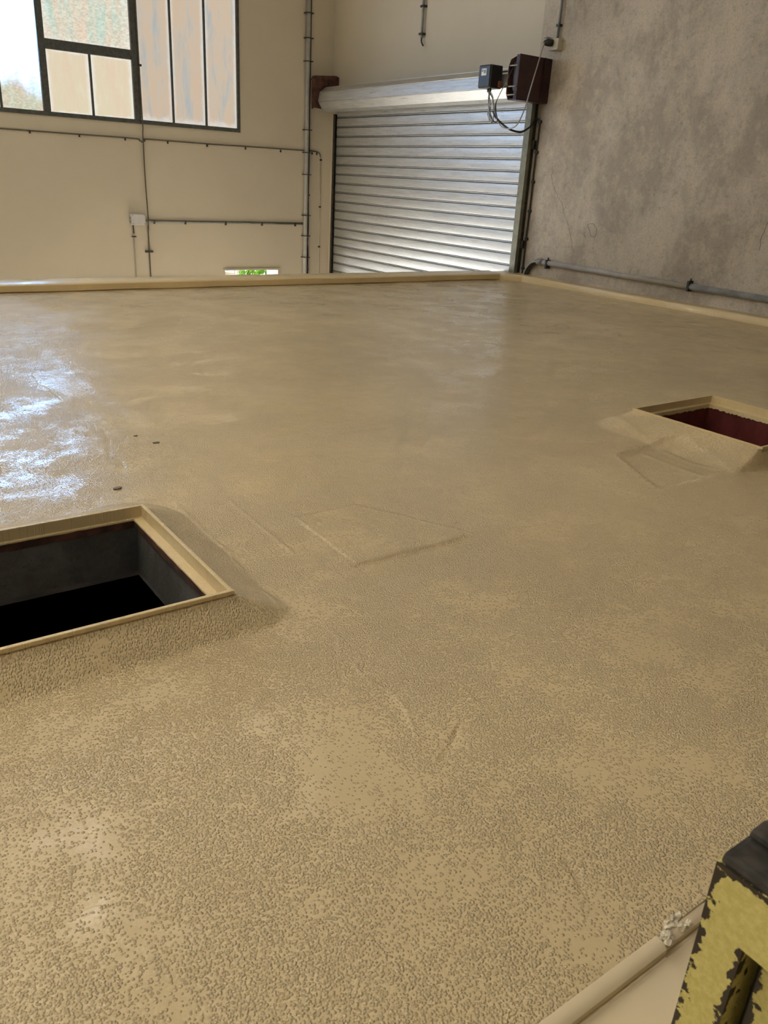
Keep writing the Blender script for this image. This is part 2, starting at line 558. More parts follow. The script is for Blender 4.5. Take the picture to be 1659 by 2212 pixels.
nx, ny = len(gx), len(gy)
idx = np.arange(nx * ny).reshape(nx, ny)
q = np.stack([idx[:-1, :-1], idx[1:, :-1], idx[1:, 1:], idx[:-1, 1:]], -1)
cx = (gx[:-1] + gx[1:])[:, None] / 2
cy = (gy[:-1] + gy[1:])[None, :] / 2
keep = np.ones((nx - 1, ny - 1), bool)
for h in (H1, H2):
    keep &= ~((cx > h[0]) & (cx < h[1]) & (cy > h[2]) & (cy < h[3]))
q = q[keep].reshape(-1, 4)
me = bpy.data.meshes.new('floor')
me.vertices.add(nx * ny)
me.vertices.foreach_set('co', np.stack([GX, GY, Z], -1).astype(np.float32).ravel())
me.loops.add(q.size)
me.loops.foreach_set('vertex_index', q.astype(np.int32).ravel())
me.polygons.add(len(q))
me.polygons.foreach_set('loop_start', np.arange(0, q.size, 4, dtype=np.int32))
me.polygons.foreach_set('use_smooth', np.ones(len(q), bool))
me.update(calc_edges=True)
me.materials.append(MAT['resin'])
floor = bpy.data.objects.new('floor', me)
COL.objects.link(floor)
struct(floor, 'glossy beige resin floor with rough granules, ridges and repair patches', 'floor')

# sides of the vat block that carries the floor
def loft_x(name, prof, xs, mat, jitter=.0, seed=3, parent=None, closed_ends=True):
    """profile of (y, z) swept along x"""
    rs = np.random.RandomState(seed)
    verts, faces = [], []
    n = len(prof)
    for i, x in enumerate(xs):
        for k, (y, z) in enumerate(prof):
            w = jitter * (noise2(np.array([x * 2.2]), np.array([k * .8]), seed)[0])
            verts.append((x, y + w, z + .6 * w))
    for i in range(len(xs) - 1):
        for k in range(n - 1):
            a = i * n + k
            faces.append((a, a + 1, a + n + 1, a + n))
    if closed_ends:
        faces.append(tuple(range(n)))
        b = (len(xs) - 1) * n
        faces.append(tuple(b + k for k in reversed(range(n))))
    o = mesh_obj(name, verts, faces, mat, parent, True)
    return o

fp = [(.427, .0), (.418, -.001), (.411, -.004), (.4065, -.009), (.405, -.015), (.4055, -.019), (.409, -.020), (.408, -.022), (.404, -.023), (.402, -.025), (.398, -.0255), (.36, -.029), (.20, -.040), (-.06, -.056), (-.085, -.066), (-.09, -.09), (-.09, ZF)]
fas = loft_x('trim_1', fp, list(np.linspace(XL, .855, 90)), 'fascia_paint', .0015, 3, closed_ends=False)
struct(fas, 'smooth painted step below the rounded lip of the floor slab', 'slab edge')
fp2 = [(y + .004, z - .003) for y, z in fp]
fas2 = loft_x('trim_2', fp2, list(np.linspace(.854, XW, 60)), 'fascia_paint', .0015, 5, closed_ends=False)
struct(fas2, 'set back length of slab edge behind the yellow steel post', 'slab edge')
rs = random.Random(4)
for k in range(22):                       # crumbled joint between the two lengths of edge
    bm = bmesh.new()
    bmesh.ops.create_icosphere(bm, subdivisions=2, radius=1)
    r = rs.uniform(.003, .0065)
    c = Vector((.868 + rs.uniform(-.006, .05), .416 + rs.uniform(-.006, .016), -.001 + rs.uniform(-.012, .004)))
    for v in bm.verts:
        v.co = c + Vector((v.co.x * r * 1.3, v.co.y * r, v.co.z * r * .8)) * (1 + .35 * rs.uniform(-1, 1))
    o = bm_obj('mortar_crumb', bm, 'mortar', fas2, smooth=False)

vb = bmesh.new()
add_box(vb, (XL, Y1S + .19, ZF), (XW - .12, Y1S + .21, -.01))
struct(bm_obj('wall_vat', vb, 'fascia_paint'), 'painted outer wall of the vat block under the kerb', 'wall')

# kerbs
xs = list(np.linspace(XL, 6.70, 160))
kp = [(7.12, -.03), (7.112, .004), (7.100, .012), (7.097, .060), (7.102, .066), (7.112, .071), (7.20, .080), (7.285, .088), (7.297, .084), (7.30, .05), (7.30, -.05)]
k1 = loft_x('kerb_far', kp, xs, 'kerb_resin', .010, 8)
struct(k1, 'raised beige kerb along the far edge of the floor', 'kerb')
ys = list(np.linspace(.43, 7.30, 120))
verts, faces = [], []
kr = [(6.872, -.02), (6.868, .002), (6.874, .040), (6.880, .056), (6.888, .062), (6.95, .064), (7.019, .066), (7.019, -.02)]
for y in ys:
    for k, (x, z) in enumerate(kr):
        w = .008 * noise2(np.array([y * 2.4]), np.array([k * .7]), 21)[0] if 0 < k < 6 else 0
        verts.append((x + w + (.0 if y < 6.9 else -.17 * min(1, (y - 6.9) / .2)) * (k < 5), y, z + .5 * w + .012 * max(0, min(1, (y - 5.5) / 1.5)) * (1 < k < 7)))
n = len(kr)
for i in range(len(ys) - 1):
    for k in range(n - 1):
        a = i * n + k
        faces.append((a, a + n, a + n + 1, a + 1))
faces.append(tuple(range(n))); b = (len(ys) - 1) * n
faces.append(tuple(b + k for k in range(n)))
k2 = mesh_obj('kerb_right', verts, faces, 'kerb_resin', None, True)
struct(k2, 'low beige kerb along the foot of the grey concrete wall', 'kerb')

# walls
def wall_cells(name, axis, const, thick, us, zs, holes, mat, label):
    bm = bmesh.new()
    for i in range(len(us) - 1):
        for j in range(len(zs) - 1):
            um, zm = (us[i] + us[i+1]) / 2, (zs[j] + zs[j+1]) / 2
            if any(h[0] < um < h[1] and h[2] < zm < h[3] for h in holes):
                continue
            if axis == 'y':
                add_box(bm, (us[i], const, zs[j]), (us[i+1], const + thick, zs[j+1]))
            else:
                add_box(bm, (const, us[i], zs[j]), (const + thick, us[i+1], zs[j+1]))
    return struct(bm_obj(name, bm, mat), label, 'wall')
WIN = (1.40, 5.50, 1.52, 3.60)
WINL = (-4.60, -.50, 1.52, 3.60)
LOW = (5.22, 6.10, -1.60, -.365)
ADDED_DOOR = (3.1, 5.0, ZF, -.52)
wall_cells('wall_back', 'y', YW, .35, [XL - .3, WINL[0], WINL[1], WIN[0], ADDED_DOOR[0], ADDED_DOOR[1], LOW[0], WIN[1], LOW[1], XW + .3],
           [ZF, LOW[2], ADDED_DOOR[3], LOW[3], WIN[2], WIN[3], ZC], [WIN, WINL, LOW, ADDED_DOOR], 'cream_paint', 'cream painted back wall with the steel window')
box('wall_right', (XW, YB, ZF), (XW + .3, 7.17, ZC), 'concrete')
struct(bpy.data.objects['wall_right'], 'bare mottled grey concrete side wall', 'wall')
box('wall_right_painted', (XW, 7.17, ZF), (XW + .3, YW, ZC), 'cream_paint')
struct(bpy.data.objects['wall_right_painted'], 'cream painted side wall above the roller shutter', 'wall')
LW = (-3.0, 6.0, .9, 3.4)
wall_cells('wall_left', 'x', XL - .3, .3, [YB, LW[0], LW[1], YW], [ZF, LW[2], LW[3], ZC], [LW], 'cream_paint', 'cream painted side wall opposite the concrete wall')
wall_cells('wall_front', 'y', YB - .3, .3, [XL - .3, XW + .3], [ZF, ZC], [], 'cream_paint', 'cream painted wall behind the viewer')
gf = box('floor_lower', (XL - .3, YB - .3, ZF - .1), (XW + .3, YW + .35, ZF), 'concrete')
struct(gf, 'concrete ground floor below the vat block', 'floor')

# ceiling: far row of rooflights, nearer brighter rows added as fill
SKY = [(x, 5.65) for x in (-4.2, -2.45, -.75, .95, 2.6)] + [(x, y) for y in (3.2, .6) for x in (-4.2, -2.45, -.75)]
SW, SD = .29, .42
bm = bmesh.new()
xcut = sorted({XL - .3, XW + .3} | {x + s * SW for x, y in SKY for s in (-1, 1)})
ycut = sorted({YB - .3, YW + .35} | {y + s * SD for x, y in SKY for s in (-1, 1)})
for i in range(len(xcut) - 1):
    for j in range(len(ycut) - 1):
        xm, ym = (xcut[i] + xcut[i+1]) / 2, (ycut[j] + ycut[j+1]) / 2
        if any(abs(xm - x) < SW and abs(ym - y) < SD for x, y in SKY):
            continue
        add_box(bm, (xcut[i], ycut[j], ZC), (xcut[i+1], ycut[j+1], ZC + .2))
struct(bm_obj('ceiling', bm, 'ceiling_paint'), 'pale ceiling with a row of rooflights and added fill rows', 'ceiling')
for k, (x, y) in enumerate(SKY):
    o = box('window_%d' % (k + 5), (x - SW, y - SD, ZC + .06), (x + SW, y + SD, ZC + .09), 'glass_roof' if y > 5 else 'glass_roof_fill')
    struct(o, 'small obscured ceiling rooflight, the nearer rows added as fill', 'rooflight')
    o['group'] = 'rooflights in the ceiling'

# ------------------------------------------------------------------ windows
def steel_window(name, x0, x1, z0, z1, label, fill_panes):
    e = bpy.data.objects.new(name, None)
    e.location = ((x0 + x1) / 2, YW, z0)
    COL.objects.link(e)
    struct(e, label, 'window')
    yf, yb = YW - .018, YW + .05
    fw = .055
    A, B = x0 + 1.49, x0 + 2.63            # the two heavy uprights on each side of the opening sash
    zt = z0 + .79
    def bar(nm, a, b, yy=(yf, yb)):
        box(nm, (a[0], yy[0], a[1]), (b[0], yy[1], b[1]), 'window_steel', e, .004)
    bar('frame_rail', (x0, z0), (x1, z0 + .05)); bar('frame_rail', (x0, z1 - .05), (x1, z1))
    bar('frame_stile', (x0, z0 + .05), (x0 + .045, z1 - .05)); bar('frame_stile', (x1 - .042, z0 + .05), (x1, z1 - .05))
    for c in (A, B):
        bar('mullion', (c - .042, z0 + .05), (c + .042, z1 - .05), (yf - .012, yb))
    bar('transom', (A + .042, zt - .055), (B - .042, zt + .055), (yf - .010, yb))
    thin = .014
    xsL = [x0 + .045, A - 1.0, A - .52, A - .042]
    xsR = [B + .042, B + .495, B + .968, x1 - .042]
    for c in (xsL[1], xsL[2], xsR[1], xsR[2]):
        bar('glazing_bar', (c - thin, z0 + .05), (c + thin, z1 - .05), (yf + .012, yb))
    cm = (A + B) / 2
    bar('glazing_bar', (cm - thin, z0 + .05), (cm + thin, zt - .055), (yf + .012, yb))
    def pane(a, b, mat):
        box('pane', (a[0] - .006, YW + .016, a[1] - .006), (b[0] + .006, YW + .024, b[1] + .006), mat, e)
    for k in range(3):
        pane((xsL[k] + (thin if k else 0), z0 + .05), (xsL[k+1] - (thin if k < 2 else 0), z1 - .05), 'glass_fill' if fill_panes else 'glass_clear')
    for k in range(3):
        pane((xsR[k] + (thin if k else 0), z0 + .05), (xsR[k+1] - (thin if k < 2 else 0), z1 - .05), 'glass_fill' if fill_panes else 'glass_washed')
    pane((A + .042, zt + .055), (B - .042, z1 - .05), 'glass_fill' if fill_panes else 'glass_hammered')
    for a, b in ((A + .042, cm - thin), (cm + thin, B - .042)):
        pane((a, z0 + .05), (b, zt - .055), 'glass_fill' if fill_panes else 'glass_thin_wash')
    # putty fillets left bright along the glass edges of the sash are part of the panes
    return e
steel_window('window_1', *WIN, 'large steel framed window with obscured panes in the cream wall', False)
steel_window('window_2', *WINL, 'added out of view steel framed window whose glowing panes fill the room', True)  # added beyond the view; its glow lights the room from the far left

# strip window added in the side wall, out of view, as soft fill
e = bpy.data.objects.new('window_3', None); e.location = (XL, 1.5, LW[2]); COL.objects.link(e)
struct(e, 'strip window added in the opposite side wall as soft fill light', 'window')
nb = 9
for k in range(nb):
    ya, yb_ = LW[0] + k * (LW[1] - LW[0]) / nb, LW[0] + (k + 1) * (LW[1] - LW[0]) / nb
    box('pane', (XL - .06, ya + .03, LW[2] + .05), (XL - .05, yb_ - .03, LW[3] - .05), 'glass_side_fill', e)
    box('mullion', (XL - .09, yb_ - .03, LW[2]), (XL + .01, yb_ + .03, LW[3]), 'window_steel', e)
box('frame_rail', (XL - .09, LW[0], LW[2]), (XL + .01, LW[1], LW[2] + .05), 'window_steel', e)
box('frame_rail', (XL - .09, LW[0], LW[3] - .05), (XL + .01, LW[1], LW[3]), 'window_steel', e)

# low window: cream timber surround, deep reveal, opened to the garden
e = bpy.data.objects.new('window_4', None); e.location = ((LOW[0] + LOW[1]) / 2, YW, LOW[2]); COL.objects.link(e)
struct(e, 'low opening with a cream surround looking out on greenery', 'window')
for nm, a, b in (('surround_head', (LOW[0] - .032, YW - .02, LOW[3]), (LOW[1] + .036, YW + .0, LOW[3] + .027)),
                 ('surround_jamb', (LOW[0] - .032, YW - .02, LOW[2]), (LOW[0], YW, LOW[3])),
                 ('surround_jamb', (LOW[1], YW - .02, LOW[2]), (LOW[1] + .036, YW, LOW[3])),
                 ('sill', (LOW[0] - .05, YW - .05, LOW[2] - .05), (LOW[1] + .05, YW + .34, LOW[2]))):
    box(nm, a, b, 'painted_pvc', e, .003)

e = bpy.data.objects.new('added_doorway', None); e.location = ((ADDED_DOOR[0] + ADDED_DOOR[1]) / 2, YW, ZF); COL.objects.link(e)  # unseen doorway added to put the bright reflection on the shutter
struct(e, 'added unseen ground floor doorway that feeds the bright reflection on the shutter', 'doorway')
for nm, a, b in (('added_door_head', (ADDED_DOOR[0] - .06, YW - .02, ADDED_DOOR[3]), (ADDED_DOOR[1] + .06, YW, ADDED_DOOR[3] + .06)),
                 ('added_door_jamb', (ADDED_DOOR[0] - .06, YW - .02, ZF), (ADDED_DOOR[0], YW, ADDED_DOOR[3])), ('added_door_jamb', (ADDED_DOOR[1], YW - .02, ZF), (ADDED_DOOR[1] + .06, YW, ADDED_DOOR[3]))):
    box(nm, a, b, 'painted_pvc', e, .003)

# ------------------------------------------------------------------ roller shutter
XSH = 6.945
YR, YL = 7.12, 11.20
sh = thing('roller_shutter', (XSH, 9.2, ZF), 'closed galvanised steel roller shutter of horizontal slats below a rolled barrel', 'roller shutter')
PITCH = .1283
ZTOP = 1.559 + 4 * PITCH
prof = [(0.010, .000), (0.010, .004), (.001, .0055), (-.002, .009), (-.001, .0125), (.010, .0145), (.010, .0175), (.003, .019)]
for k in range(9):
    u = k / 8
    prof.append((.003 - .0036 * math.sin(math.pi * (.04 + .92 * u)), .021 + .104 * u))
prof += [(.010, .1265), (.010, PITCH)]
vs = [(XSH + px_, yy, pz) for yy in (YR + .03, YL - .03) for px_, pz in prof]
n = len(prof)
fs = [(k, k + 1, n + k + 1, n + k) for k in range(n - 1)]
slat_me = bpy.data.meshes.new('slat')
slat_me.from_pydata(vs, [], fs)
slat_me.update()
slat_me.materials.append(MAT['slat_steel']); slat_me.materials.append(MAT['dark_steel'])
for pl in slat_me.polygons:
    pl.use_smooth = 8 <= pl.index <= 15
    if pl.index in (0, 1, 4, 5, 6, 16, 17):
        pl.material_index = 1
z = ZTOP
while z > ZF:
    z -= PITCH
    o = bpy.data.objects.new('slat', slat_me)
    COL.objects.link(o)
    o.parent = sh
    o.matrix_parent_inverse = Matrix.Translation(-Vector(sh.location))
    o.location = (0, random.uniform(-.003, .003), z)
# rolled barrel: the slats wound into a many sided drum
bm = bmesh.new()
BC = (XSH - .158, 2.045)
sides = 8
rings = []
for yy in (YR + .10, YL - .01):
    ring = []
    for k in range(sides):
        a0 = 2 * math.pi * (k + .28) / sides
        for fa, rr in ((.0, .160), (.03, .152), (.07, .152), (.10, .160), (.97, .160)):
            a = a0 + fa * 2 * math.pi / sides
            flat = math.cos(math.pi / sides) / math.cos((fa - .5) * 2 * math.pi / sides)
            ring.append(bm.verts.new((BC[0] + math.cos(a) * rr * flat * 1.04, yy, BC[1] + math.sin(a) * rr * flat * 1.04)))
    rings.append(ring)
for k in range(len(rings[0])):
    j = (k + 1) % len(rings[0])
    bm.faces.new((rings[0][k], rings[0][j], rings[1][j], rings[1][k]))
bm.faces.new(rings[0]); bm.faces.new(list(reversed(rings[1])))
bm_obj('barrel', bm, 'slat_steel', sh)
tube('axle', [(BC[0], YR - .15, BC[1]), (BC[0], YL + .06, BC[1])], .035, 'dark_steel', sh)
# guides: folded channels fixed to the wall
def guide(y0, y1, mat_front, name):
    bm = bmesh.new()
    add_box(bm, (6.918, y0, ZF), (6.926, y1, 1.87))
    add_box(bm, (6.962, y0, ZF), (6.968, y1, 1.87))
    ys_ = y0 if y0 < 9 else y1 - .006
    add_box(bm, (6.926, ys_, ZF), (6.962, ys_ + .006, 1.87))
    g = bm_obj(name, bm, mat_front, sh)
    return g
g1 = guide(7.088, 7.175, 'guide_green', 'guide')
box('guide_angle', (6.922, 7.094, ZF), (7.018, 7.100, 1.87), 'dark_steel', sh)
g2 = guide(11.185, 11.232, 'dark_steel', 'guide')
box('guide_angle', (6.926, 11.233, ZF), (6.975, 11.240, 1.87), 'dark_steel', sh)
for zc in (1.46, .40, -.66, -1.72):
    box('fixing_lug', (6.968, 7.050, zc - .045), (7.018, 7.094, zc + .045), 'dark_steel', sh, .003)
# end plates
bm = bmesh.new()
outl = [(6.555, 1.905), (6.60, 1.93), (6.985, 1.905), (7.005, 1.94), (7.005, 2.36), (6.96, 2.375), (6.60, 2.345), (6.548, 2.33)]
fr_ = [bm.verts.new((x, 11.246, z_)) for x, z_ in outl]
bk_ = [bm.verts.new((x, 11.256, z_)) for x, z_ in outl]
bm.faces.new(fr_); bm.faces.new(list(reversed(bk_)))
for k in range(len(outl)):
    j = (k + 1) % len(outl)
    bm.faces.new((fr_[k], fr_[j], bk_[j], bk_[k]))
ep = bm_obj('end_plate', bm, 'rust_plate', sh)
tube('bearing_ring', [(BC[0], 11.205, BC[1]), (BC[0], 11.245, BC[1])], .125, 'dark_steel', sh, 24)
box('wall_angle', (6.632, 11.256, 2.30), (7.01, 11.42, 2.32), 'rust_plate', sh)
# near end: a folded maroon box plate
box('end_plate', (6.545, 6.962, 1.875), (7.018, 6.970, 2.295), 'maroon_paint', sh, .003)
bm = bmesh.new()
add_box(bm, (6.545, 6.970, 1.875), (6.56, 7.012, 2.29))
add_box(bm, (6.55, 6.970, 1.868), (7.018, 7.10, 1.880))
add_box(bm, (6.90, 6.944, 1.86), (6.908, 6.962, 2.295))
bm_obj('plate_flange', bm, 'maroon_paint', sh)
bm = bmesh.new()
outl = [(6.52, 1.93), (6.55, 1.872), (7.018, 1.872), (7.018, 2.29), (6.62, 2.29), (6.545, 2.25), (6.52, 2.17)]
a_ = [bm.verts.new((x, 7.088, z_)) for x, z_ in outl]; b_ = [bm.verts.new((x, 7.10, z_)) for x, z_ in outl]
bm.faces.new(a_); bm.faces.new(list(reversed(b_)))
for k in range(len(outl)):
    j = (k + 1) % len(outl)
    bm.faces.new((a_[k], a_[j], b_[j], b_[k]))
bm_obj('inner_plate', bm, 'rust_plate', sh)
tube('gear_motor', [(6.60, 7.03, 1.96), (6.60, 7.03, 2.22)], .048, 'black_plastic', sh, 16)
for zc in (1.915, 1.995, 2.19):
    tube('tie_bar', [(6.535, 6.975, zc), (6.535, 7.09, zc)], .007, 'grey_pvc', sh, 8)

# ------------------------------------------------------------------ control box and its wiring
cb = thing('control_box', (6.53, 7.38, 1.985), 'black motor control box with a white label beside the maroon plate', 'control box')
box('housing', (6.45, 7.285, 1.985), (6.615, 7.48, 2.21), 'black_plastic', cb, .012)
box('cover', (6.438, 7.295, 1.995), (6.452, 7.47, 2.20), 'black_plastic', cb, .006)
lb = box('label_plate', (6.4345, 7.345, 2.105), (6.4385, 7.425, 2.172), 'white_label', cb, .001)
for k in range(4):
    box('print_bar', (6.4335, 7.356 + k * .009, 2.125), (6.4348, 7.361 + k * .009, 2.16), 'dark_pvc', lb)
box('print_block', (6.4335, 7.398, 2.14), (6.4348, 7.418, 2.163), 'dark_pvc', lb)
tube('screw', [(6.436, 7.445, 2.02), (6.432, 7.445, 2.02)], .005, 'grey_pvc', cb, 8)
box('terminal_cover', (6.56, 7.27, 2.0), (6.60, 7.285, 2.06), 'orange_part', cb, .003)
for k, yy in enumerate((7.33, 7.37, 7.41)):
    tube('cable_gland', [(6.50 + .02 * k, yy, 1.99), (6.50 + .02 * k, yy, 1.955)], .012, 'black_plastic', cb, 10)
tube('support_arm', [(6.60, 7.30, 2.15), (6.60, 7.09, 2.15)], .008, 'dark_steel', cb, 8)
tube('support_arm', [(6.60, 7.30, 2.0), (6.60, 7.09, 2.005)], .008, 'dark_steel', cb, 8)

lo = thing('wire_bundle', (6.50, 7.30, 1.62), 'loose bundle of thin wires hanging in loops under the black control box', 'wires')
rs = random.Random(11)
for k in range(6):
    st = (6.50 + .012 * (k % 3), 7.33 + .03 * (k % 3), 1.96)
    j = lambda s: rs.uniform(-s, s)
    if k < 3:
        pts = [st, (6.49, 7.33 + j(.03), 1.86), (6.49, 7.30 + j(.03), 1.75), (6.49, 7.24 + j(.02), 1.655 + j(.02)), (6.48, 7.15, 1.66), (6.48, 7.19 + j(.03), 1.78), (6.50, 7.20, 1.88), (6.53, 7.08, 2.1), (6.58, 7.05, 2.24)]
    else:
        pts = [st, (6.485, 7.28 + j(.03), 1.88), (6.47, 7.25 + j(.04), 1.78), (6.475, 7.21 + j(.02), 1.69), (6.48, 7.26 + j(.04), 1.66), (6.48, 7.30 + j(.03), 1.74), (6.48, 7.28, 1.80)]
    tube('wire', pts, .0042, 'black_rubber' if k % 2 == 0 else 'grey_pvc', lo, 6, 6)
# thick black loop that runs on down the wall
kc = thing('clipped_cable', (7.0, 7.03, .07), 'thick black cable looping from the control box down beside the shutter guide', 'cable')
tube('cable', [(6.49, 7.24, 1.76), (6.50, 7.20, 1.70), (6.53, 7.08, 1.615), (6.60, 7.02, 1.575), (6.75, 7.03, 1.575), (6.90, 7.06, 1.64), (6.965, 7.075, 1.70), (6.99, 7.06, 1.722), (7.0, 7.035, 1.70), (7.003, 7.030, 1.62), (7.003, 7.036, 1.2), (7.003, 7.029, .9), (7.003, 7.036, .5), (7.003, 7.034, .13), (7.003, 7.04, .0)], [.011]*50 + [.009]*35, 'black_rubber', kc, 8, 6)
for zc in (1.693, 1.385, 1.077, .767, .464, .132):
    box('clip', (6.992, 7.008, zc - .014), (7.019, 7.050, zc + .014), 'black_plastic', kc, .003)
# supply lead from socket to box
sc = thing('power_socket', (7.0, 6.89, 2.38), 'grey surface socket with an open lid and a black plug high on the concrete wall', 'socket')
box('socket_box', (6.945, 6.84, 2.375), (7.019, 6.93, 2.475), 'painted_pvc', sc, .005)
box('lid', (6.86, 6.925, 2.478), (6.95, 6.99, 2.484), 'white_plastic', sc, .002)
tube('plug', [(6.945, 6.92, 2.435), (6.90, 6.945, 2.435), (6.86, 6.955, 2.43)], [.033, .036, .022], 'black_plastic', sc, 12)
box('base_plate', (6.93, 6.83, 2.368), (7.019, 6.96, 2.376), 'painted_pvc', sc)
sl = tag(tube('supply_lead', [(6.865, 6.955, 2.43), (6.84, 6.95, 2.38), (6.70, 6.86, 2.18), (6.58, 6.80, 1.95), (6.53, 6.80, 1.77), (6.50, 6.86, 1.62), (6.50, 6.98, 1.585), (6.50, 7.10, 1.61), (6.50, 7.20, 1.70)], .0068, 'grey_pvc', None, 8, 8),
         'thin grey lead hanging from the socket plug to the control box', 'cable')
# conduit above the socket
cu = thing('socket_conduit', (6.99, 6.90, 2.475), 'thin grey conduit running up the concrete wall from the socket', 'conduit')
tube('pipe', [(6.992, 6.900, 2.475), (6.992, 6.903, ZC)], .014, 'dark_pvc', cu, 10)
for zc in (2.60, 3.15, 3.7, 4.25):
    box('clip', (6.972, 6.876, zc - .012), (7.019, 6.926, zc + .012), 'black_plastic', cu, .003)

# dead-ended conduit on the painted wall above the shutter
cu = thing('stub_conduit', (6.99, 9.27, 2.60), 'dark conduit ending in a cut cable on the cream wall above the shutter', 'conduit')
tube('pipe', [(6.985, 9.272, 2.69), (6.985, 9.28, ZC)], .017, 'dark_pvc', cu, 10)
tube('cut_cable', [(6.985, 9.272, 2.70), (6.985, 9.270, 2.655), (6.98, 9.245, 2.625), (6.985, 9.226, 2.60)], .010, 'black_rubber', cu, 8, 5)
for zc in (2.735, 3.035, 3.6, 4.2):
    box('clip', (6.962, 9.235, zc - .012), (7.019, 9.310, zc + .012), 'black_plastic', cu, .003)

# conduit low on the concrete wall
cu = thing('grey_conduit', (6.98, 5.5, .2), 'long grey conduit pipe along the foot of the concrete wall with a bent hose end', 'conduit')
tube('pipe', [(6.985, 6.70, .238), (6.985, 4.75, .218)], .028, 'grey_pvc', cu, 14)
tube('pipe', [(6.985, 4.75, .218), (6.985, -2.0, .19)], .030, 'dark_pvc', cu, 14)
tube('coupling', [(6.985, 6.79, .237), (6.985, 6.71, .238)], .034, 'dark_pvc', cu, 14)
tube('bent_hose', [(6.985, 6.75, .238), (6.985, 6.83, .222), (6.985, 6.90, .17), (6.985, 6.945, .09), (6.985, 6.96, .04)], .024, 'dark_steel', cu, 12, 6)
tube('hose_liner', [(6.965, 6.75, .245), (6.955, 6.84, .225), (6.950, 6.915, .165), (6.950, 6.955, .085), (6.95, 6.965, .05)], .010, 'grey_pvc', cu, 8, 6)
for yc in (6.63, 4.75, 2.6):
    box('saddle_clip', (6.952, yc - .012, .175), (7.019, yc + .012, .272), 'black_plastic', cu, .003)
    tube('clip_screw', [(6.99, yc, .27), (6.99, yc, .295)], .008, 'black_plastic', cu, 8)

# ------------------------------------------------------------------ cables and pipes on the cream back wall
YC = YW - .012
wc = thing('clipped_wire', (4.5, YC, 1.33), 'thin brown cable clipped across the cream wall under the window', 'cable')
tube('cable', [(XL + .01, YC, 1.335), (2.3, YC, 1.335), (3.2, YC, 1.336), (3.95, YC, 1.338), (4.03, YC, 1.32), (4.072, YC, 1.303), (4.11, YC, 1.325), (4.16, YC, 1.342), (5.0, YC, 1.341), (5.8, YC, 1.349), (6.48, YC, 1.353), (6.56, YC, 1.354), (6.66, YC, 1.354), (6.76, YC, 1.347), (6.81, YC, 1.325), (6.828, YC, 1.28)], .0085, 'cable_brown', wc, 8, 5)
tube('drop_cable', [(6.828, YC, 1.29), (6.832, YC, .4), (6.838, YC, -2.99)], .0085, 'painted_pvc', wc, 8)
for xc, dz in ((2.06, 0), (2.656, 0), (3.252, 0), (3.839, 0), (4.419, 0), (4.987, 0), (5.575, 0), (6.143, 0), (6.68, 0), (6.76, 0)):
    box('clip', (xc - .008, YW - .026, 1.305), (xc + .008, YW - .001, 1.338), 'black_plastic', wc, .002)
for zc in (1.24, .57, -.02):
    box('clip', (6.818, YW - .026, zc - .012), (6.850, YW - .001, zc + .012), 'black_plastic', wc, .002)

vc = thing('drop_cable', (4.075, YC, 0), 'dark brown cable hanging straight down the wall past the window mullion', 'cable')
tube('cable', [(4.068, YW - .045, ZC - .01), (4.072, YW - .045, 2.0), (4.076, YW - .045, 1.52), (4.073, YW - .034, 1.40), (4.073, YW - .034, 1.25), (4.072, YW - .030, .9), (4.075, YW - .05, .40), (4.075, YW - .052, .30), (4.075, YW - .046, .20), (4.078, YW - .016, -.05), (4.085, YC, -2.99)], .0085, 'cable_brown', vc, 8, 4)
box('bracket', (4.02, YW - .03, -.104), (4.13, YW - .001, -.076), 'dark_steel', vc, .003)
box('clip', (4.06, YW - .06, 2.19), (4.10, YW - .02, 2.215), 'black_plastic', vc, .002)

jb = thing('junction_box', (3.95, YW - .04, .26), 'white plastic junction box screwed to the cream wall', 'junction box')
box('body', (3.835, YW - .055, .258), (4.035, YW - .001, .402), 'white_plastic', jb, .006)
ld = box('lid', (3.840, YW - .072, .262), (4.030, YW - .055, .398), 'white_plastic', jb, .004)
for x in (3.853, 4.017):
    for z_ in (.275, .385):
        tube('screw', [(x, YW - .070, z_), (x, YW - .076, z_)], .006, 'dark_pvc', ld, 8)
for x, z_ in ((3.832, .30), (3.832, .35)):
    tube('grommet', [(x + .006, YW - .03, z_), (x - .006, YW - .03, z_)], .014, 'dark_pvc', jb, 10)
tube('grommet', [(4.03, YW - .03, .315), (4.055, YW - .03, .313)], .020, 'dark_pvc', jb, 10)
dc = thing('box_cable', (3.874, YC, .1), 'thin pale cable dropping from the white junction box', 'cable')
tube('cable', [(3.874, YC, .15), (3.872, YC, -3.0)], .0075, 'painted_pvc', dc, 8)
tube('sleeve', [(3.866, YW - .03, .262), (3.874, YC - .004, .15)], .009, 'black_rubber', dc, 8)
box('clip', (3.845, YW - .028, .098), (3.905, YW, .114), 'black_plastic', dc, .002)
pp = thing('box_conduit', (5.3, YC, .31), 'slim grey conduit running level from the junction box to the tall pipe', 'conduit')
tube('pipe', [(4.05, YW - .024, .315), (4.10, YW - .024, .312), (4.16, YW - .018, .303), (4.25, YC, .306), (5.3, YC, .310), (6.53, YC, .313)], .013, 'dark_pvc', pp, 10)
tube('cable', [(4.09, YW - .03, .325), (4.2, YW - .018, .322), (6.53, YW - .018, .326)], .006, 'cable_brown', pp, 8)
for xc in (4.17, 4.623, 5.241, 5.827, 6.397):
    box('clip', (xc - .01, YW - .034, .278), (xc + .01, YW, .328), 'black_plastic', pp, .002)

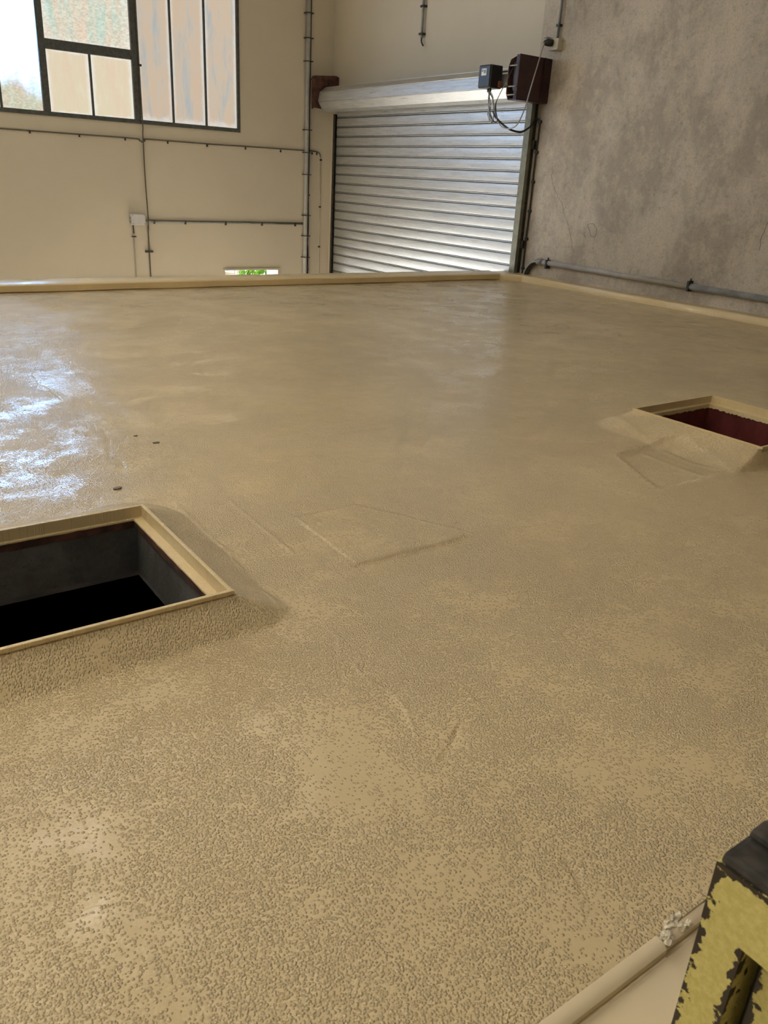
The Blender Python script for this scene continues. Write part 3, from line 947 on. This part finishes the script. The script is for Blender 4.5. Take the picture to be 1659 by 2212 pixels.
tp = thing('tall_pipe', (6.565, YW - .03, 0), 'tall grey pipe running up the cream wall beside the roller shutter', 'pipe')
tube('pipe', [(6.553, YW - .058, ZF + .01), (6.556, YW - .058, 1.3), (6.558, YW - .058, ZC - .01)], .032, 'grey_pvc', tp, 14)
for zc in (4.2, 3.65, 3.128, 2.82, 2.529, 1.633, 1.325, 1.023, .442, .143, -.175):
    box('clip', (6.512, YW - .093, zc - .006), (6.630, YW - .001, zc + .006), 'black_plastic', tp, .003)
bc = thing('black_cable', (6.61, YW - .02, 0), 'black cable tied beside the tall grey pipe', 'cable')
tube('cable', [(x + .005, YW - .038, z_) for x, z_ in ((6.600, ZC - .01), (6.602, 2.6), (6.600, 1.8), (6.606, 1.2), (6.602, .7), (6.610, .3), (6.602, .0), (6.612, -.3), (6.61, -2.99))], .012, 'black_rubber', bc, 8, 6)
for zc in (.735, -.36):
    box('clip', (6.592, YW - .054, zc - .010), (6.632, YW - .001, zc + .010), 'black_plastic', bc, .003)

# cracks and the filled hole in the concrete wall
def ragged(pts, seed, amp=.012):
    rr_ = random.Random(seed)
    out = []
    for (a, b), (c, d) in zip(pts, pts[1:]):
        n_ = max(2, int(math.hypot(c - a, d - b) / .018))
        for k in range(n_):
            u = k / n_
            w = amp if k else amp * .3
            out.append((a + (c - a) * u + rr_.uniform(-w, w), b + (d - b) * u + rr_.uniform(-w, w) * .4))
    return out + [pts[-1]]
ck = tag(tube('wall_crack', [(7.0195, y, z_) for y, z_ in ragged(((6.78, 1.25), (6.749, 1.102), (6.708, 1.032), (6.64, .95), (6.554, .872), (6.509, .779), (6.44, .68), (6.403, .618), (6.353, .502), (6.33, .44), (6.29, .386)), 3)], .0012, 'crack_grey', bpy.data.objects['wall_right'], 5), 'crack', 'crack')
for pts in ([(4.10, .93), (4.12, .845), (4.143, .748), (4.15, .68), (4.144, .611)], [(6.149, .684), (6.074, .70), (6.03, .66), (6.012, .60), (6.035, .563), (6.085, .57), (6.10, .60), (6.14, .655), (6.149, .684)], [(6.17, .60), (6.19, .585), (6.16, .56), (6.18, .55)]):
    tube('wall_crack', [(7.0195, y, z_) for y, z_ in ragged(pts, 5, .006)], .0018, 'crack_grey', bpy.data.objects['wall_right'], 5)
del ck['label']; del ck['category']

# ------------------------------------------------------------------ hatches
def ring(name, h, insets, mat, parent, ragged=0.0, seed=1, sub=24, ysc=1.0):
    """rectangular band: insets = list of (inset, z)"""
    x0, x1, y0, y1 = h
    rs = random.Random(seed)
    verts, faces = [], []
    loops = []
    for li, (d, z_) in enumerate(insets):
        e_ = d * ysc
        c = [(x0 + d, y0 + e_), (x1 - d, y0 + e_), (x1 - d, y1 - e_), (x0 + d, y1 - e_)]
        lp = []
        for k in range(4):
            a, b = c[k], c[(k + 1) % 4]
            for s in range(sub):
                u = s / sub
                rz = rs.uniform(-1, 1) * ragged if li == len(insets) - 1 else rs.uniform(-1, 1) * ragged * .1
                lp.append(len(verts))
                verts.append((a[0] + (b[0]-a[0]) * u, a[1] + (b[1]-a[1]) * u, z_ + rz))
        loops.append(lp)
    for A, B in zip(loops, loops[1:]):
        for k in range(len(A)):
            j = (k + 1) % len(A)
            faces.append((A[k], A[j], B[j], B[k]))
    return mesh_obj(name, verts, faces, mat, parent)

def hatch(h, wine, label):
    x0, x1, y0, y1 = h
    e = thing('floor_hatch', ((x0 + x1) / 2, (y0 + y1) / 2, RIM), label, 'hatch')
    w, t_ = .011, .005
    ysc = .55 if wine else .12
    for nm, a, b in (('rim_strip', (x0 - w, y0 - w, RIM - .006), (x1 + w, y0, RIM + t_)), ('rim_strip', (x0 - w, y1, RIM - .006), (x1 + w, y1 + w, RIM + t_ * .4)),
                     ('rim_strip', (x0 - w, y0, RIM - .006), (x0, y1, RIM + t_ * .6)), ('rim_strip', (x1, y0, RIM - .006), (x1 + w, y1, RIM + t_ * .6))):
        box(nm, a, b, 'kerb_resin', e, .002)
    ring('rebate', h, [(0, RIM), (.001, RIM - .032), (.024, RIM - .036), (.025, RIM - .040)], 'kerb_resin', e, .001, 2, 24, ysc)
    if wine:
        ring('shaft_lip', h, [(.025, RIM - .040), (.027, RIM - .055)], 'kerb_resin', e, .0035, 5, 70, ysc)
        ring('shaft', h, [(.0245, RIM - .042), (.022, RIM - .06), (.022, -.20), (.02, -.42)], 'wine_paint', e, .003, 6, 24, ysc)
        zb = -.42
    else:
        ring('steel_angle', h, [(.024, RIM - .038), (.024, RIM - .062)], 'rust_plate', e, .002, 4, 24, ysc)
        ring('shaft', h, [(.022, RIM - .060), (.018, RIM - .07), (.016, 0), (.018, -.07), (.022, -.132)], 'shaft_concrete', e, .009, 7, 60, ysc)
        zb = -.125
    # the dark vat below
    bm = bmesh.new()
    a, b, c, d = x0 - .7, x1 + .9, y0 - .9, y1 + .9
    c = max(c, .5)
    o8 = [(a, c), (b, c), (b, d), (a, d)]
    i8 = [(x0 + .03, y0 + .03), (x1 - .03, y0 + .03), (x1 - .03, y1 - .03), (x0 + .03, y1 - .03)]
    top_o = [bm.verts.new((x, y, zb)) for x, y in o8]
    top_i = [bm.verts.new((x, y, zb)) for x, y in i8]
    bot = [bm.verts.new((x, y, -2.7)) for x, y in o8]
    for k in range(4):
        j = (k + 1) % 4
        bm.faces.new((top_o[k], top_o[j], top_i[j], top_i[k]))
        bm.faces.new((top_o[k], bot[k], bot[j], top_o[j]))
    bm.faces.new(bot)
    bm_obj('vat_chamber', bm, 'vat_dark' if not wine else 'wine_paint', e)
    return e
hatch(H1, False, 'square floor hatch with rough grey concrete shaft inside')
hatch(H2, True, 'square floor hatch with wine red painted shaft inside')

# dark chips in the resin
for (x, y), ang, L, lab in (((.745, 2.52), .2, .030, 'brown chip stuck in the resin near the hatch with the concrete shaft'),
                            ((1.03, 2.93), -.2, .026, 'larger of two brown chips at the end of the long floor joint'),
                            ((.99, 3.05), .3, .018, 'smaller of two brown chips at the end of the long floor joint')):
    bm = bmesh.new()
    m = Matrix.Translation((x, y, float(np.interp(0, [0, 1], [0, 0])) + .004)) @ Matrix.Rotation(ang, 4, 'Z')
    pts = [(-.5, -.15), (-.2, -.28), (.3, -.22), (.5, .05), (.3, .25), (-.25, .22), (-.48, .1)]
    top = [bm.verts.new(m @ Vector((px_ * L, py_ * L * 1.1, .002))) for px_, py_ in pts]
    bot = [bm.verts.new(m @ Vector((px_ * L * 1.1, py_ * L * 1.2, -.006))) for px_, py_ in pts]
    bm.faces.new(top); bm.faces.new(list(reversed(bot)))
    for k in range(len(pts)):
        j = (k + 1) % len(pts)
        bm.faces.new((top[k], bot[k], bot[j], top[j]))
    tag(bm_obj('paint_chip', bm, 'dark_chip'), lab, 'chip', 'brown chips in the resin')

# ------------------------------------------------------------------ yellow steel post by the slab edge
def make_yellow():
    t = NT('chipped_yellow')
    p = t.pos()
    at = t.n('Attribute', attribute_name='edge')
    n1 = t.noise(p, 55, 4, .6)
    n2 = t.noise(p, 120, 4, .7)
    d = t.math('ADD', at.outputs['Fac'], t.math('MULTIPLY', t.math('SUBTRACT', n1, .5), .046))
    d = t.math('ADD', d, t.math('MULTIPLY', t.math('SUBTRACT', n2, .5), .010))
    chip = t.fr(d, .0045, .0060, 1, 0)
    chip = t.math('MAXIMUM', chip, t.fr(t.noise(p, 38, 3), .70, .72))
    yel = t.mix(t.fr(n2, .35, .7), (.60, .51, .16), (.72, .63, .23))
    c = t.mix(chip, yel, (.030, .022, .016))
    nm = t.bump(t.math('SUBTRACT', 1.0, chip), .0012)
    MAT['chipped_yellow'] = t.bsdf(c, t.math('SUBTRACT', .5, t.math('MULTIPLY', chip, .1)), 0, nm)
make_yellow()
simple('worn_cap', (.055, .05, .045), .45, .3, .4, 40, .002)
po = thing('steel_post', (.72, .2, ZL), 'chipped yellow steel post with a black worn top standing by the slab edge', 'post')
def plate(name, y0, y1, z0, z1, x0, x1, parent, near_edge=True):
    """vertical plate whose worn face looks along -x; edge attribute = distance to its borders"""
    ny_, nz_ = max(2, int((y1 - y0) / .006)), max(2, min(120, int((z1 - z0) / .006)))
    verts, faces, ed = [], [], []
    for i in range(ny_ + 1):
        for j in range(nz_ + 1):
            y = y0 + (y1 - y0) * i / ny_
            z_ = z1 - (z1 - z0) * (j / nz_) ** (1.0 if z1 - z0 < .5 else 2.2)
            verts.append((x0, y, z_))
            ed.append(min(y - y0, y1 - y, ((z1 - z_) - .002) if near_edge else 1, (z_ - z0) + (.012 if near_edge else .02)))
    w = nz_ + 1
    for i in range(ny_):
        for j in range(nz_):
            faces.append((i*w+j, i*w+j+1, (i+1)*w+j+1, (i+1)*w+j))
    base = len(verts)
    cs = [(y0, z1), (y0, z0), (y1, z0), (y1, z1)]
    fr4 = [(x0, y, z_) for y, z_ in cs]; bk4 = [(x1, y, z_) for y, z_ in cs]
    verts += fr4 + bk4
    ed += [0.004] * 4 + [.02] * 4
    for k in range(4):
        j = (k + 1) % 4
        faces.append((base + k, base + j, base + 4 + j, base + 4 + k))
    faces.append((base + 7, base + 6, base + 5, base + 4))
    o = mesh_obj(name, verts, faces, 'chipped_yellow', parent)
    a = o.data.attributes.new('edge', 'FLOAT', 'POINT')
    a.data.foreach_set('value', ed)
    return o
plate('stile', .250, .300, ZL, .300, .690, .765, po, False)
plate('head', .105, .300, .268, .350, .6885, .765, po)
plate('stile', .105, .236, ZL, .300, .712, .765, po, False)
box('slot_shade', (.745, .236, ZL), (.760, .250, .27), 'black_rubber', po)  # black sheet in the slot, standing for the shadow inside it
bm = bmesh.new()
add_box(bm, (.690, .106, .346), (.768, .2985, .362))
bm_obj('cap', bm, 'worn_cap', po, bevel=.0075)
bm = bmesh.new()
add_box(bm, (.736, .262, .358), (.770, .297, .371))
bm_obj('weld_bead', bm, 'worn_cap', po, bevel=.006)
box('foot_plate', (.66, .06, ZL + .002), (.84, .34, ZL + .022), 'dark_steel', po)

# ------------------------------------------------------------------ garden seen through the low opening
gr = box('ground', (-45, -20, ZF - .3), (45, 60, ZF - .11), 'gravel')
struct(gr, 'pale gravel ground outside the building', 'ground')
bm = bmesh.new()
gw = [(4.95, ZF - .11), (7.6, ZF - .11), (7.6, -1.15), (5.75, -.50), (4.95, -.42)]
a_ = [bm.verts.new((x, 12.3, z_)) for x, z_ in gw]; b_ = [bm.verts.new((x, 12.45, z_)) for x, z_ in gw]
bm.faces.new(a_); bm.faces.new(list(reversed(b_)))
for k in range(5):
    j = (k + 1) % 5
    bm.faces.new((a_[k], a_[j], b_[j], b_[k]))
tag(bm_obj('garden_wall', bm, 'garden_render'), 'pale garden wall with a sloping top outside the low opening', 'wall')
def shrub(cx_, cy_, rad, zt, label, seed, nleaf=900):
    e = thing('shrub', (cx_, cy_, ZF - .11), label, 'shrub')
    rs = random.Random(seed)
    bm = bmesh.new()
    for k in range(5):
        a = rs.uniform(0, 6.28)
        add_tube(bm, [(cx_, cy_, ZF - .11), (cx_ + .25 * math.cos(a) * rad, cy_ + .25 * math.sin(a) * rad, (ZF + zt) / 2), (cx_ + .6 * math.cos(a) * rad, cy_ + .6 * math.sin(a) * rad, zt - .3)], [.04, .03, .01], 6)
    bm_obj('stem', bm, 'bark', e)
    verts, faces = [], []
    for k in range(nleaf):
        th, ph, rr = rs.uniform(0, 6.28), math.acos(rs.uniform(-1, 1)), rad * rs.uniform(.55, 1) 
        h_ = (zt - ZF) / 2
        c = Vector((cx_ + rr * math.sin(ph) * math.cos(th), cy_ + rr * math.sin(ph) * math.sin(th), zt - h_ * .62 + h_ * .62 * math.cos(ph)))
        d = Vector((rs.uniform(-1, 1), rs.uniform(-1, 1), rs.uniform(-.6, .8))).normalized()
        s = d.orthogonal().normalized()
        n_ = d.cross(s)
        L, wd = rs.uniform(.10, .17), rs.uniform(.03, .05)
        b0 = len(verts)
        verts += [c, c + d*L*.4 + s*wd + n_*.008, c + d*L, c + d*L*.4 - s*wd + n_*.008]
        faces.append((b0, b0+1, b0+2, b0+3))
    f = mesh_obj('foliage', verts, faces, 'leaf', e)
    f['kind'] = 'stuff'
shrub(6.72, 13.3, .50, -.32, 'light green shrub growing outside the low opening', 3)
shrub(6.95, 14.9, .75, .05, 'darker shrub growing behind the sloping garden wall', 8, 700)
